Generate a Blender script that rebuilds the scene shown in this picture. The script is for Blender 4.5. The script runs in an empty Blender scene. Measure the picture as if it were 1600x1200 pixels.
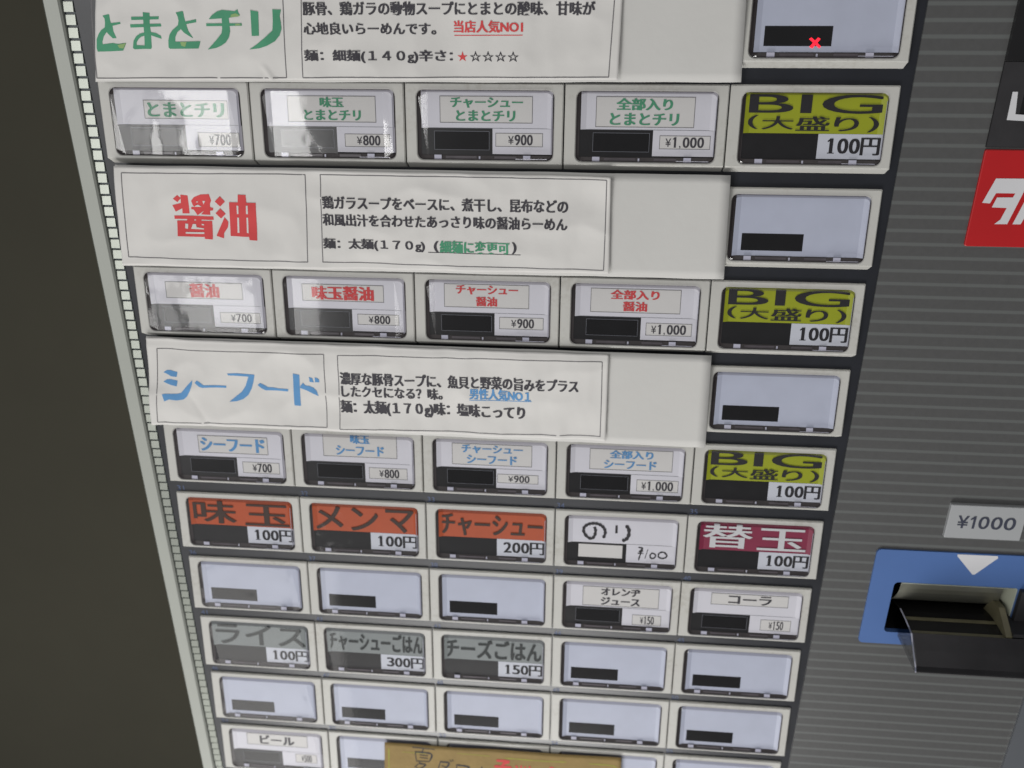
import bpy, bmesh, math, random
from mathutils import Vector, Matrix, noise

T = {'tomato': [[(0.1702, 0.2332), (0.2077, 0.2242), (0.214, 0.2271), (0.2133, 0.2567), (0.2157, 0.2748), (0.2764, 0.2682), (0.2763, 0.2791), (0.2229, 0.2901), (0.2225, 0.3221), (0.2333, 0.3606), (0.2104, 0.3618), (0.1899, 0.3405), (0.1785, 0.3259), (0.1711, 0.3021), (0.1795, 0.2712), (0.1803, 0.2477)], [(0.1739, 0.2985), (0.1813, 0.3222), (0.1546, 0.3516), (0.1402, 0.3811), (0.1392, 0.3959), (0.205, 0.3883), (0.2328, 0.3938), (0.2877, 0.3881), (0.2603, 0.4326), (0.1827, 0.4366), (0.0969, 0.4387), (0.0942, 0.4183), (0.106, 0.3664), (0.1246, 0.337), (0.1457, 0.315)], [(0.4284, 0.2134), (0.4714, 0.2177), (0.4616, 0.2818), (0.4604, 0.3326), (0.4477, 0.4134), (0.4411, 0.4227), (0.4008, 0.4217), (0.4134, 0.3437), (0.4229, 0.271)], [(0.3495, 0.2393), (0.5267, 0.2367), (0.5217, 0.2529), (0.348, 0.2573)], [(0.3351, 0.2819), (0.5316, 0.2774), (0.5328, 0.2933), (0.3336, 0.3001)], [(0.4185, 0.3273), (0.3843, 0.3346), (0.3566, 0.3511), (0.3352, 0.3769), (0.324, 0.4175), (0.3342, 0.4249), (0.4029, 0.4217), (0.4065, 0.4025), (0.3512, 0.4008), (0.3544, 0.3842), (0.3702, 0.3658), (0.3891, 0.3529), (0.4151, 0.3455)], [(0.4597, 0.3254), (0.4914, 0.3308), (0.5212, 0.3471), (0.5215, 0.3636), (0.4912, 0.3545), (0.4584, 0.3436)], [(0.6395, 0.2152), (0.6832, 0.207), (0.6895, 0.2098), (0.6908, 0.2456), (0.6928, 0.2653), (0.7602, 0.2527), (0.7584, 0.2692), (0.6953, 0.2797), (0.7012, 0.3177), (0.7248, 0.3594), (0.7005, 0.3467), (0.6713, 0.3268), (0.6564, 0.3069), (0.6412, 0.2888), (0.6509, 0.26), (0.6483, 0.2348)], [(0.6415, 0.287), (0.6584, 0.3069), (0.631, 0.325), (0.6118, 0.3542), (0.6074, 0.3798), (0.6626, 0.379), (0.7668, 0.3765), (0.7501, 0.418), (0.5655, 0.4212), (0.5566, 0.4131), (0.5637, 0.3726), (0.5776, 0.3397), (0.6003, 0.3142)], [(0.8386, 0.2526), (0.8599, 0.2312), (0.8952, 0.2098), (0.9284, 0.2009), (0.9758, 0.2045), (1.0071, 0.208), (1.0285, 0.1974), (1.0303, 0.2134), (1.04, 0.2293), (1.0271, 0.2365), (0.9702, 0.2436), (0.9657, 0.2472), (0.9216, 0.2472)], [(0.8177, 0.276), (1.0458, 0.2747), (1.0459, 0.2883), (0.8165, 0.2915)], [(0.9219, 0.2454), (0.9662, 0.2436), (0.9668, 0.2812), (0.9664, 0.3208), (0.9545, 0.3534), (0.9301, 0.3826), (0.8991, 0.401), (0.8647, 0.4139), (0.807, 0.4241), (0.8434, 0.3938), (0.8807, 0.3609), (0.9092, 0.3318), (0.917, 0.3065)], [(1.1081, 0.202), (1.1558, 0.2098), (1.1455, 0.344), (1.1005, 0.3451)], [(1.2432, 0.1975), (1.2955, 0.1992), (1.2835, 0.2346), (1.2877, 0.2666), (1.2891, 0.3059), (1.2729, 0.3419), (1.2411, 0.3745), (1.1898, 0.4001), (1.1397, 0.4149), (1.0763, 0.4217), (1.1264, 0.393), (1.1792, 0.3565), (1.2322, 0.315), (1.2405, 0.263)]], 'fade': [[(0.9847, 0.2258), (1.0136, 0.2187), (1.0398, 0.2311), (1.0269, 0.2375), (0.9785, 0.2411)], [(1.0053, 0.2783), (1.0295, 0.2768), (1.0444, 0.2847), (1.004, 0.2876)], [(0.2317, 0.3993), (0.2852, 0.3899), (0.2649, 0.4196), (0.2404, 0.4178)], [(0.6398, 0.3816), (0.6807, 0.3804), (0.6678, 0.4091), (0.6444, 0.4025)]], 'soy': [[(0.4291, 1.3474), (0.4621, 1.3214), (0.4828, 1.3422), (0.4538, 1.3704)], [(0.4845, 1.3189), (0.5319, 1.3244), (0.5216, 1.4464), (0.4727, 1.4473), (0.4767, 1.4128), (0.4295, 1.4352), (0.4151, 1.3904), (0.4749, 1.3764)], [(0.548, 1.3602), (0.5742, 1.3343), (0.6255, 1.3143), (0.6829, 1.3104), (0.6916, 1.3534), (0.6796, 1.3749), (0.6764, 1.3963), (0.6971, 1.4044), (0.6926, 1.4195), (0.6724, 1.422), (0.6695, 1.45), (0.6043, 1.4491), (0.6305, 1.4228), (0.5767, 1.4561), (0.556, 1.4199), (0.5388, 1.4168), (0.5412, 1.4022), (0.5657, 1.4004), (0.5542, 1.39), (0.5522, 1.375)], [(0.414, 1.4614), (0.6886, 1.4604), (0.6864, 1.4842), (0.4123, 1.484)], [(0.4998, 1.4792), (0.5508, 1.4795), (0.5478, 1.4978), (0.4966, 1.4988)], [(0.5632, 1.4793), (0.6019, 1.4785), (0.599, 1.4968), (0.5603, 1.4976)], [(0.4281, 1.4958), (0.6752, 1.4909), (0.6604, 1.618), (0.6051, 1.6148), (0.6071, 1.6015), (0.4169, 1.6012)], [(0.7148, 1.3594), (0.7527, 1.3248), (0.7824, 1.3603), (0.7449, 1.3929)], [(0.7073, 1.4385), (0.7438, 1.4057), (0.7751, 1.4415), (0.7372, 1.4746)], [(0.7628, 1.4654), (0.7846, 1.4974), (0.7752, 1.5323), (0.7425, 1.5745), (0.7374, 1.6097), (0.6887, 1.5932), (0.7191, 1.5378)], [(0.8104, 1.3632), (0.8693, 1.3629), (0.8763, 1.3121), (0.9282, 1.3133), (0.9279, 1.364), (0.991, 1.3641), (0.9693, 1.6178), (0.9188, 1.6146), (0.9173, 1.5926), (0.7868, 1.5911)]], 'soyhole': [[(0.5659, 1.3992), (0.5785, 1.3895), (0.5947, 1.3841), (0.6176, 1.3982)], [(0.6311, 1.357), (0.6504, 1.3567), (0.6335, 1.3808)], [(0.5817, 1.3639), (0.6005, 1.3618), (0.5903, 1.3705)], [(0.4829, 1.5143), (0.5026, 1.5161), (0.4973, 1.549), (0.4775, 1.5472)], [(0.5361, 1.5154), (0.5584, 1.515), (0.5594, 1.5368), (0.6119, 1.5422), (0.6098, 1.5497), (0.5196, 1.5485)], [(0.4779, 1.5713), (0.61, 1.5685), (0.6082, 1.5804), (0.477, 1.5823)], [(0.5989, 1.512), (0.6163, 1.5138), (0.616, 1.5216), (0.5997, 1.5207)], [(0.8589, 1.3844), (0.8707, 1.3842), (0.8653, 1.4398), (0.8543, 1.44)], [(0.9232, 1.3832), (0.935, 1.383), (0.9311, 1.4385), (0.9179, 1.4388)], [(0.8532, 1.4637), (0.8655, 1.4634), (0.8543, 1.5677), (0.8411, 1.5667)], [(0.917, 1.4624), (0.9279, 1.4622), (0.9175, 1.5677), (0.9063, 1.5653)]], 'sea': [[(0.1338, 2.6175), (0.1637, 2.5986), (0.1933, 2.595), (0.245, 2.6083), (0.2336, 2.647), (0.1946, 2.6433), (0.1587, 2.6268)], [(0.1244, 2.6896), (0.1561, 2.6694), (0.186, 2.6652), (0.2376, 2.675), (0.2253, 2.7192), (0.1828, 2.7116), (0.1461, 2.6991)], [(0.1024, 2.7863), (0.127, 2.7801), (0.2204, 2.7764), (0.2508, 2.77), (0.2805, 2.7377), (0.3157, 2.7002), (0.3504, 2.6656), (0.344, 2.6992), (0.3228, 2.7464), (0.2897, 2.7996), (0.2617, 2.8216), (0.2117, 2.8278), (0.154, 2.8218), (0.1139, 2.8407)], [(0.3665, 2.6855), (0.3841, 2.6658), (0.4017, 2.6764), (0.4313, 2.7035), (0.5938, 2.7059), (0.5923, 2.723), (0.4185, 2.723), (0.3958, 2.7136)], [(0.6162, 2.6072), (0.6908, 2.6019), (0.8212, 2.6056), (0.8068, 2.661), (0.785, 2.718), (0.7541, 2.7707), (0.7108, 2.8061), (0.6597, 2.8264), (0.6031, 2.8329), (0.6551, 2.7902), (0.7037, 2.7521), (0.7389, 2.7044), (0.7736, 2.6241), (0.6212, 2.6222)], [(0.8316, 2.6906), (0.8505, 2.6735), (0.8751, 2.6864), (0.9059, 2.7071), (0.9441, 2.7067), (0.9815, 2.7129), (1.0564, 2.7151), (1.0514, 2.7342), (0.9794, 2.7309), (0.8885, 2.7319), (0.8572, 2.7152)], [(1.1019, 2.5916), (1.1508, 2.5974), (1.1361, 2.8459), (1.0886, 2.8427)], [(1.1484, 2.686), (1.1727, 2.6571), (1.1872, 2.6768), (1.2222, 2.6806), (1.2491, 2.6948), (1.268, 2.7195), (1.2768, 2.7601), (1.2353, 2.7387), (1.1903, 2.7149), (1.147, 2.6988)], [(1.2226, 2.6072), (1.2476, 2.6164), (1.2537, 2.6489), (1.2235, 2.645)], [(1.2648, 2.6082), (1.2829, 2.615), (1.2935, 2.6272), (1.2938, 2.6484), (1.2633, 2.6476)]], 'logo': [[(5.6489, 1.1493), (5.8426, 1.148), (5.839, 1.1801), (5.8261, 1.2449), (5.7778, 1.4303), (5.7004, 1.4319), (5.7311, 1.4021), (5.7519, 1.3294), (5.6628, 1.3269), (5.6804, 1.2652), (5.7738, 1.2635), (5.7822, 1.2386), (5.6688, 1.2387), (5.646, 1.3027), (5.5995, 1.2994)], [(5.8468, 1.2919), (5.8768, 1.197), (5.9327, 1.1961), (5.8581, 1.4299), (5.8095, 1.4309)]], 'L': [[(5.6324, 0.6451), (5.6624, 0.6449), (5.6773, 0.7716), (5.7905, 0.7779), (5.799, 0.8133), (5.6351, 0.8051)]], 'tri': [[(5.9929, 3.9147), (6.2793, 3.9131), (6.2864, 3.9313), (6.152, 4.0886), (6.1352, 4.0897), (5.9943, 3.9308)]], 'x': [[(4.4183, 0.3576), (4.432, 0.35), (4.49, 0.3976), (4.4824, 0.4086)], [(4.4683, 0.35), (4.4842, 0.3575), (4.4425, 0.4087), (4.4254, 0.4011)]]}
S = {'no': [[(3.3013, 3.8325), (3.3117, 3.8648), (3.3042, 3.9092), (3.2806, 3.9327), (3.2431, 3.9128), (3.2202, 3.8701), (3.2282, 3.8331), (3.2639, 3.8092), (3.3063, 3.8031), (3.3493, 3.8152), (3.378, 3.8463), (3.3856, 3.8824), (3.3721, 3.9236)]], 'ri': [[(3.4693, 3.8119), (3.4706, 3.8774)], [(3.5399, 3.8078), (3.5627, 3.8391), (3.5639, 3.8938), (3.5432, 3.9281), (3.5162, 3.9371)]], 'hund': [[(3.6433, 3.9876), (3.6773, 3.9966), (3.6515, 4.0241), (3.6814, 4.0149)], [(3.6742, 3.9968), (3.6594, 4.0534), (3.6498, 4.0989)], [(3.6401, 4.0382), (3.6859, 4.0384)], [(3.7171, 4.0016), (3.6977, 4.0809)], [(3.7712, 4.0391), (3.7495, 4.033), (3.7357, 4.0547), (3.7463, 4.0764), (3.7674, 4.0728), (3.7782, 4.052), (3.7712, 4.0391)], [(3.859, 4.0336), (3.8337, 4.0189), (3.804, 4.0296), (3.8, 4.0596), (3.8253, 4.0729), (3.8551, 4.0636), (3.8628, 4.0445), (3.8464, 4.027)]], 'kb': [[(1.7737, 6.2395), (1.9791, 6.244)], [(1.8765, 6.2408), (1.8609, 6.2831)], [(1.7992, 6.2797), (1.808, 6.3816)], [(1.7989, 6.2853), (1.9428, 6.2939), (1.9286, 6.3699)], [(1.8388, 6.3131), (1.9144, 6.3152)], [(1.8375, 6.3413), (1.9132, 6.3433)], [(1.808, 6.3816), (1.9284, 6.3756)], [(1.8422, 6.3877), (1.7908, 6.4493)], [(1.8344, 6.4073), (1.8894, 6.4151), (1.817, 6.4808), (1.766, 6.5278)], [(1.8047, 6.4479), (1.905, 6.533)], [(2.0295, 6.3601), (2.0059, 6.4376)], [(2.0291, 6.3695), (2.1045, 6.3753), (2.0607, 6.4511), (2.017, 6.5123)], [(2.0347, 6.4065), (2.0822, 6.4263)], [(2.1124, 6.3427), (2.1256, 6.3601)], [(2.1332, 6.3351), (2.1437, 6.3528)], [(2.1729, 6.3836), (2.1716, 6.4307)], [(2.1728, 6.3874), (2.2822, 6.4011), (2.2539, 6.4377), (2.1968, 6.5134)], [(2.3987, 6.3896), (2.397, 6.4935)], [(2.398, 6.4329), (2.4457, 6.447)]], 'kr': [[(2.529, 6.3172), (2.6375, 6.3196), (2.583, 6.351)], [(2.508, 6.3789), (2.6508, 6.378), (2.6303, 6.4099)], [(2.583, 6.351), (2.5824, 6.4561), (2.5551, 6.4494)], [(2.7051, 6.354), (2.7187, 6.3862)], [(2.7525, 6.3493), (2.7431, 6.3932)], [(2.7051, 6.41), (2.7866, 6.4132)], [(2.7863, 6.3516), (2.7799, 6.427)], [(2.8241, 6.3479), (2.8342, 6.431)], [(3.0021, 6.349), (3.0426, 6.3543)], [(3.0221, 6.3377), (3.0168, 6.4222)]], 'kg': [[(1.5584, 6.2711), (1.5552, 6.501), (1.552, 6.597)], [(1.681, 6.3003), (1.9154, 6.2928)], [(2.1763, 6.2678), (2.4752, 6.276)], [(2.597, 6.2865), (2.8803, 6.2867), (3.1483, 6.2791)], [(3.3485, 6.2835), (3.5746, 6.2926), (3.5728, 6.3947)]]}
NB = {(1, 0): (0.2879, 0.1176, 0.8476, 0.2319), (1, 1): (0.2401, 0.0837, 0.8112, 0.2419), (1, 2): (0.2195, 0.0781, 0.8035, 0.2377), (1, 3): (0.1953, 0.0744, 0.7992, 0.2541), (3, 0): (0.218, 0.1073, 0.7763, 0.2239), (3, 1): (0.2045, 0.0972, 0.7823, 0.2161), (3, 2): (0.2042, 0.0704, 0.7891, 0.2331), (3, 3): (0.2067, 0.0749, 0.8109, 0.2393), (5, 0): (0.2596, 0.097, 0.8053, 0.2381), (5, 1): (0.237, 0.0311, 0.8031, 0.2234), (5, 2): (0.2202, 0.0754, 0.8184, 0.2453), (5, 3): (0.2441, 0.0732, 0.8493, 0.2375), (7, 3): (0.233, 0.0846, 0.8346, 0.2577), (7, 4): (0.2395, 0.0852, 0.8335, 0.1874), (10, 0): (0.232, 0.087, 0.7974, 0.2123)}
PB = {(1, 0): (0.6312, 0.3136, 0.909, 0.4032), (1, 1): (0.603, 0.3107, 0.8964, 0.3908), (1, 2): (0.5716, 0.2959, 0.8703, 0.3786), (1, 3): (0.5943, 0.2999, 0.906, 0.3811), (3, 0): (0.5978, 0.3161, 0.8904, 0.3937), (3, 1): (0.5903, 0.3004, 0.8847, 0.3768), (3, 2): (0.5857, 0.2936, 0.8906, 0.3779), (3, 3): (0.5871, 0.3044, 0.8966, 0.392), (5, 0): (0.5946, 0.3003, 0.8856, 0.3933), (5, 1): (0.5823, 0.3022, 0.877, 0.3938), (5, 2): (0.561, 0.3088, 0.8686, 0.3819), (5, 3): (0.5962, 0.3057, 0.9022, 0.3998), (7, 3): (0.6331, 0.3219, 0.862, 0.4149), (7, 4): (0.6376, 0.3008, 0.8721, 0.3984), (10, 0): (0.6754, 0.2852, 0.8755, 0.3785)}
SH = {1: [('豚骨、鶏ガラの動物スープにとまとの酸味、甘味が', 'ink', (1.4318, 0.1551, 3.1672, 0.231), 1), ('心地良いらーめんです。', 'ink', (1.4266, 0.2692, 2.2271, 0.338), 1), ('当店人気NO1', 'red', (2.3369, 0.2583, 2.7464, 0.3255), 1), ('麺：細麺(１４０g)辛さ：', 'ink', (1.4161, 0.4218, 2.3223, 0.4965), 1), ('★', 'red', (2.3536, 0.4287, 2.4153, 0.4849), 0), ('☆☆☆☆', 'ink', (2.4295, 0.4276, 2.724, 0.4864), 0.3)], 2: [('鶏ガラスープをベースに、煮干し、昆布などの', 'ink', (1.4387, 1.3116, 3.0385, 1.397), 1), ('和風出汁を合わせたあっさり味の醤油らーめん', 'ink', (1.4303, 1.4272, 3.0373, 1.508), 1), ('麺：太麺(１７０g)', 'ink', (1.4214, 1.5907, 2.1026, 1.6715), 1), ('(', 'ink', (2.1677, 1.593, 2.1964, 1.6717), 1), ('細麺に変更可', 'green', (2.2063, 1.5891, 2.6626, 1.673), 1), (')', 'ink', (2.6835, 1.5903, 2.7088, 1.6684), 1)], 3: [('濃厚な豚骨スープに、魚貝と野菜の旨みをプラス', 'ink', (1.4499, 2.562, 3.1421, 2.6616), 1), ('したクセになる？味。', 'ink', (1.451, 2.6686, 2.1789, 2.7583), 1), ('男性人気NO１', 'blue', (2.3769, 2.6588, 2.8086, 2.7439), 1), ('麺：太麺(１７０g)味：塩味こってり', 'ink', (1.4338, 2.7836, 2.7684, 2.9038), 1)]}
UL = {'u1': [(2.3365, 0.3379), (2.7467, 0.3353)], 'u2': [(2.1249, 1.6684), (2.7384, 1.6714)], 'u3': [(2.3744, 2.7491), (2.8183, 2.7386)]}
FR = {1: [[(0.1451, -0.0644), (1.3237, -0.0595), (1.2852, 0.5845), (0.0533, 0.5956)], [(1.443, -0.059), (3.2827, -0.0513), (3.2632, 0.5692), (1.3908, 0.5839)]], 2: [[(0.1053, 1.1821), (1.3412, 1.1758), (1.3026, 1.7586), (0.0369, 1.7575)], [(1.4388, 1.1743), (3.2784, 1.1782), (3.2832, 1.7669), (1.4046, 1.7561)]], 3: [[(0.116, 2.4344), (1.3449, 2.4314), (1.3137, 3.0143), (0.0308, 3.0169)], [(1.4465, 2.4328), (3.3019, 2.4204), (3.3124, 3.0038), (1.4142, 3.0205)]]}
CQ = {1: [(0.1808, -0.0645), (4.0215, -0.0484), (4.0482, 0.5977), (0.0311, 0.6195)], 2: [(0.0527, 1.1386), (4.0442, 1.1441), (4.068, 1.8189), (-0.0265, 1.8253)], 3: [(0.0413, 2.351), (4.0401, 2.3595), (4.0616, 3.0724), (-0.03, 3.0559)]}
SQ = {1: [(0.1891, -0.0643), (3.3262, -0.0511), (3.3173, 0.5834), (0.0415, 0.611)], 2: [(0.0608, 1.1411), (3.3015, 1.1579), (3.3218, 1.7877), (-0.0159, 1.8158)], 3: [(0.0498, 2.3525), (3.3434, 2.3664), (3.3502, 3.0333), (-0.0183, 3.0405)]}
KQ = [(1.5216, 6.2161), (3.6263, 6.2015)]
CAM_C = (3.1706, 0.084, -5.5913)
CAM_R = [(0.9961, 0.002, 0.0885), (0.0351, 0.9087, -0.416), (-0.0812, 0.4175, 0.9051)]
CAM_F = 0.84182
P = 0.61592
H = 0.48207

S_ = 0.04            # one button column is 40 mm wide
Z0 = 1.5             # height of the top row above the floor
random.seed(4)

def W(u, v, z=0.0):
    """machine-front coordinates (columns, down, out) to metres"""
    return Vector((u * S_, -z * S_, Z0 - v * S_))

scene = bpy.context.scene
COL = scene.collection

# ---------------------------------------------------------------- camera
cam_d = bpy.data.cameras.new('camera')
cam = bpy.data.objects.new('camera', cam_d)
COL.objects.link(cam)
def bvec(b):  # board direction (right, down, into machine) -> world
    return Vector((b[0], b[2], -b[1]))
right, up, back = bvec(CAM_R[0]), -bvec(CAM_R[1]), -bvec(CAM_R[2])
m = Matrix((right, up, back)).transposed().to_4x4()
m.translation = W(CAM_C[0], CAM_C[1], -CAM_C[2])
cam.matrix_world = m
cam_d.sensor_width = 36
cam_d.lens = CAM_F * 36
cam_d.clip_start = 0.01
cam_d.clip_end = 50
cam_d.dof.use_dof = True
cam_d.dof.focus_distance = 5.45 * S_
cam_d.dof.aperture_fstop = 20
scene.camera = cam

# ---------------------------------------------------------------- world and lamps
world = bpy.data.worlds.new('World')
scene.world = world
world.use_nodes = True
bg = world.node_tree.nodes['Background']
bg.inputs[0].default_value = (0.97, 0.98, 1.0, 1)
bg.inputs[1].default_value = 0.16

def area(name, pos, target, sx, sy, radiance, colr):
    l = bpy.data.lights.new(name, 'AREA')
    l.shape = 'RECTANGLE'
    l.size, l.size_y = sx * S_, sy * S_
    l.energy = radiance * (sx * S_) * (sy * S_) * math.pi
    l.color = colr
    o = bpy.data.objects.new(name, l)
    COL.objects.link(o)
    o.location = W(*pos)
    d = W(*target) - o.location
    o.rotation_euler = d.to_track_quat('-Z', 'Y').to_euler()
    return o
# the shop front behind the camera to the left: window panes with daylight
TG = (2.6, 2.6, 0)
for (uu, vv, sx, sy, rad) in ((-19.5, -6.0, 8, 20, 9.5), (-29.5, -7.5, 11, 24, 2.4), (-43, -6, 14, 28, 1.0),
                              (-19, 9.5, 8, 7, 5.5), (-29.5, 11.5, 11, 9, 3.0)):
    area('window_light', (uu, vv, 50 - abs(uu + 19) * .35), TG, sx, sy, rad, (1.0, 0.992, 0.975))
area('overhead_fill', (8, -62, 34), (2.6, 3, 0), 52, 30, 0.8, (1.0, 0.99, 0.965))  # added soft fill from overhead, no such lamp known
area('lower_fill', (0.5, 19.0, 10.5), (2.3, 4.0, 0), 9, 6, 16.5, (1.0, 0.985, 0.96))  # added lamp below the view, brightens the lower rows
area('haze_fill', (-23, 37, 46), (1, 6, 0), 20, 22, 1.5, (1.0, 0.98, 0.95))  # added unseen lamp, mirrored as haze in the lower left covers

vs = scene.view_settings
vs.view_transform = 'Standard'
vs.look = 'None'
vs.exposure = 0.0
vs.gamma = 1.0
scene.cycles.max_bounces = 8
scene.cycles.transparent_max_bounces = 12
scene.cycles.caustics_reflective = False
scene.cycles.caustics_refractive = False

# ---------------------------------------------------------------- materials
def srgb(r, g, b):
    f = lambda c: (c / 255 / 12.92) if c / 255 <= 0.04045 else ((c / 255 + 0.055) / 1.055) ** 2.4
    return (f(r), f(g), f(b), 1)

def mat(name, col, rough=0.6, metal=0.0, spec=0.5, var=0.06, scale=60.0, bump=0.0, bscale=400.0, coat=0.0):
    mt = bpy.data.materials.new(name)
    mt.use_nodes = True
    nt = mt.node_tree
    b = nt.nodes['Principled BSDF']
    b.inputs['Roughness'].default_value = rough
    b.inputs['Metallic'].default_value = metal
    b.inputs['Specular IOR Level'].default_value = spec
    b.inputs['Coat Weight'].default_value = coat
    b.inputs['Coat Roughness'].default_value = 0.12
    tc = nt.nodes.new('ShaderNodeTexCoord')
    n = nt.nodes.new('ShaderNodeTexNoise')
    n.inputs['Scale'].default_value = scale
    n.inputs['Detail'].default_value = 6
    n.inputs['Roughness'].default_value = 0.6
    geo = nt.nodes.new('ShaderNodeNewGeometry')
    nt.links.new(geo.outputs['Position'], n.inputs['Vector'])
    mx = nt.nodes.new('ShaderNodeMix'); mx.data_type = 'RGBA'
    lo = tuple(c * (1 - var) for c in col[:3]) + (1,)
    hi = tuple(min(1, c * (1 + var)) for c in col[:3]) + (1,)
    mx.inputs['A'].default_value = lo
    mx.inputs['B'].default_value = hi
    mr = nt.nodes.new('ShaderNodeMapRange')
    mr.inputs['From Min'].default_value = 0.3
    mr.inputs['From Max'].default_value = 0.7
    nt.links.new(n.outputs['Fac'], mr.inputs['Value'])
    nt.links.new(mr.outputs['Result'], mx.inputs['Factor'])
    nt.links.new(mx.outputs['Result'], b.inputs['Base Color'])
    if bump:
        n2 = nt.nodes.new('ShaderNodeTexNoise')
        n2.inputs['Scale'].default_value = bscale
        n2.inputs['Detail'].default_value = 4
        nt.links.new(geo.outputs['Position'], n2.inputs['Vector'])
        bp = nt.nodes.new('ShaderNodeBump')
        bp.inputs['Strength'].default_value = bump
        bp.inputs['Distance'].default_value = 0.0006
        nt.links.new(n2.outputs['Fac'], bp.inputs['Height'])
        nt.links.new(bp.outputs['Normal'], b.inputs['Normal'])
    return mt

M = {}
M['housing'] = mat('housing_plastic', srgb(193, 192, 187), 0.45, var=0.04, scale=25, bump=0.05, bscale=900)
# grime gathers in patches over the beige plastic
def dirty(mt, col, sc1, sc2, lo, hi, amt):
    nt = mt.node_tree; b = nt.nodes['Principled BSDF']
    src = b.inputs['Base Color'].links[0].from_socket
    geo = nt.nodes.new('ShaderNodeNewGeometry')
    a = nt.nodes.new('ShaderNodeTexNoise'); a.inputs['Scale'].default_value = sc1; a.inputs['Detail'].default_value = 8; a.inputs['Roughness'].default_value = .7
    c = nt.nodes.new('ShaderNodeTexNoise'); c.inputs['Scale'].default_value = sc2; c.inputs['Detail'].default_value = 2
    for x in (a, c): nt.links.new(geo.outputs['Position'], x.inputs['Vector'])
    ml = nt.nodes.new('ShaderNodeMath'); ml.operation = 'MULTIPLY'
    nt.links.new(a.outputs['Fac'], ml.inputs[0]); nt.links.new(c.outputs['Fac'], ml.inputs[1])
    mr = nt.nodes.new('ShaderNodeMapRange'); mr.inputs['From Min'].default_value = lo; mr.inputs['From Max'].default_value = hi; mr.inputs['To Max'].default_value = amt
    nt.links.new(ml.outputs[0], mr.inputs['Value'])
    mx = nt.nodes.new('ShaderNodeMix'); mx.data_type = 'RGBA'
    nt.links.new(mr.outputs[0], mx.inputs['Factor']); nt.links.new(src, mx.inputs['A']); mx.inputs['B'].default_value = col
    nt.links.new(mx.outputs['Result'], b.inputs['Base Color'])
dirty(M['housing'], srgb(128, 120, 102), 700, 45, .28, .42, .22)
M['panel'] = mat('panel_black', srgb(33, 35, 41), 0.35, var=0.15, scale=120)
M['card'] = mat('blank_card', srgb(186, 191, 209), 0.5, var=0.035, scale=140, bump=0.04, bscale=90)
M['paper'] = mat('white_paper', srgb(211, 209, 206), 0.75, var=0.018, scale=90, bump=0.12, bscale=260)
M['backing'] = mat('backing_paper', srgb(199, 198, 195), 0.8, var=0.02, scale=60, bump=0.08, bscale=500)
M['label'] = mat('label_paper', srgb(214, 213, 221), 0.6, var=0.02, scale=90, bump=0.1, bscale=200)
M['labelbox'] = mat('label_box_paper', srgb(212, 210, 208), 0.7, var=0.02, scale=90)
M['display'] = mat('display_black', srgb(17, 16, 18), 0.2, var=0.2, scale=200)
M['display2'] = mat('display_frame_black', srgb(25, 24, 26), 0.3, var=0.2, scale=200)
M['dispedge'] = mat('display_edge', srgb(118, 120, 128), 0.3, var=0.1)
M['ink'] = mat('ink_black', srgb(62, 60, 66), 0.8, var=0.1, scale=300)
M['inkdark'] = mat('ink_deep_black', srgb(22, 20, 26), 0.7, var=0.1, scale=300)
M['pen'] = mat('marker_black', srgb(36, 33, 38), 0.7, var=0.25, scale=400)
M['red'] = mat('ink_red', srgb(206, 70, 72), 0.8, var=0.06, scale=200)
M['green'] = mat('ink_green', srgb(74, 146, 112), 0.8, var=0.10, scale=150)
M['fade'] = mat('ink_faded', srgb(140, 170, 112), 0.8, var=0.08, scale=300)
M['blue'] = mat('ink_blue', srgb(92, 146, 196), 0.8, var=0.10, scale=120)
M['line'] = mat('thin_print_line', srgb(110, 108, 110), 0.8, var=0.1)
M['yellow'] = mat('label_yellow', srgb(156, 164, 20), 0.5, var=0.04, scale=150)
M['orange'] = mat('label_orange', srgb(180, 76, 32), 0.5, var=0.05, scale=150)
M['orangeink'] = mat('ink_brown_black', srgb(62, 44, 36), 0.7, var=0.1)
M['magenta'] = mat('label_magenta', srgb(132, 34, 66), 0.5, var=0.05, scale=150)
M['greylab'] = mat('label_grey', srgb(126, 132, 132), 0.5, var=0.04, scale=150)
M['greyink'] = mat('ink_grey_black', srgb(48, 52, 52), 0.7, var=0.1)
M['price'] = mat('price_paper', srgb(203, 206, 216), 0.6, var=0.02)
M['shade_wall'] = mat('window_shade_wall', srgb(74, 68, 68), 0.45, var=0.15, scale=300)  # dark colour puts the recess shade into the sloping window wall
M['num'] = mat('strip_number_blue', srgb(74, 88, 122), 0.6, var=0.1)
M['clip'] = mat('clip_plastic', srgb(206, 206, 222), 0.3, var=0.05)
M['edge_glint'] = mat('painted_edge_glint', srgb(184, 184, 196), 0.3, var=0.1, scale=200)  # pale colour paints the bright refraction along the cover's rim
M['slot'] = mat('slot_grey', srgb(92, 86, 90), 0.4, var=0.2, scale=300)
M['well'] = mat('well_grey', srgb(72, 68, 70), 0.5, var=0.15, scale=200)
M['edge'] = mat('cabinet_edge_paint', srgb(163, 166, 159), 0.42, metal=0.0, var=0.03, scale=30, bump=0.05)
M['cabinet'] = mat('cabinet_paint', srgb(150, 152, 146), 0.5, var=0.04, scale=10)
M['cell'] = mat('strip_cell_white', srgb(152, 156, 148), 0.30, metal=0.5, var=0.08, scale=40)
M['rung'] = mat('strip_dark', srgb(62, 72, 78), 0.4, var=0.12)
M['redplate'] = mat('plate_red', srgb(176, 16, 22), 0.5, var=0.05, scale=60)
M['white'] = mat('print_white', srgb(205, 205, 208), 0.6, var=0.03)
M['blackglass'] = mat('screen_black', srgb(24, 23, 25), 0.35, var=0.2, scale=100)
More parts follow.
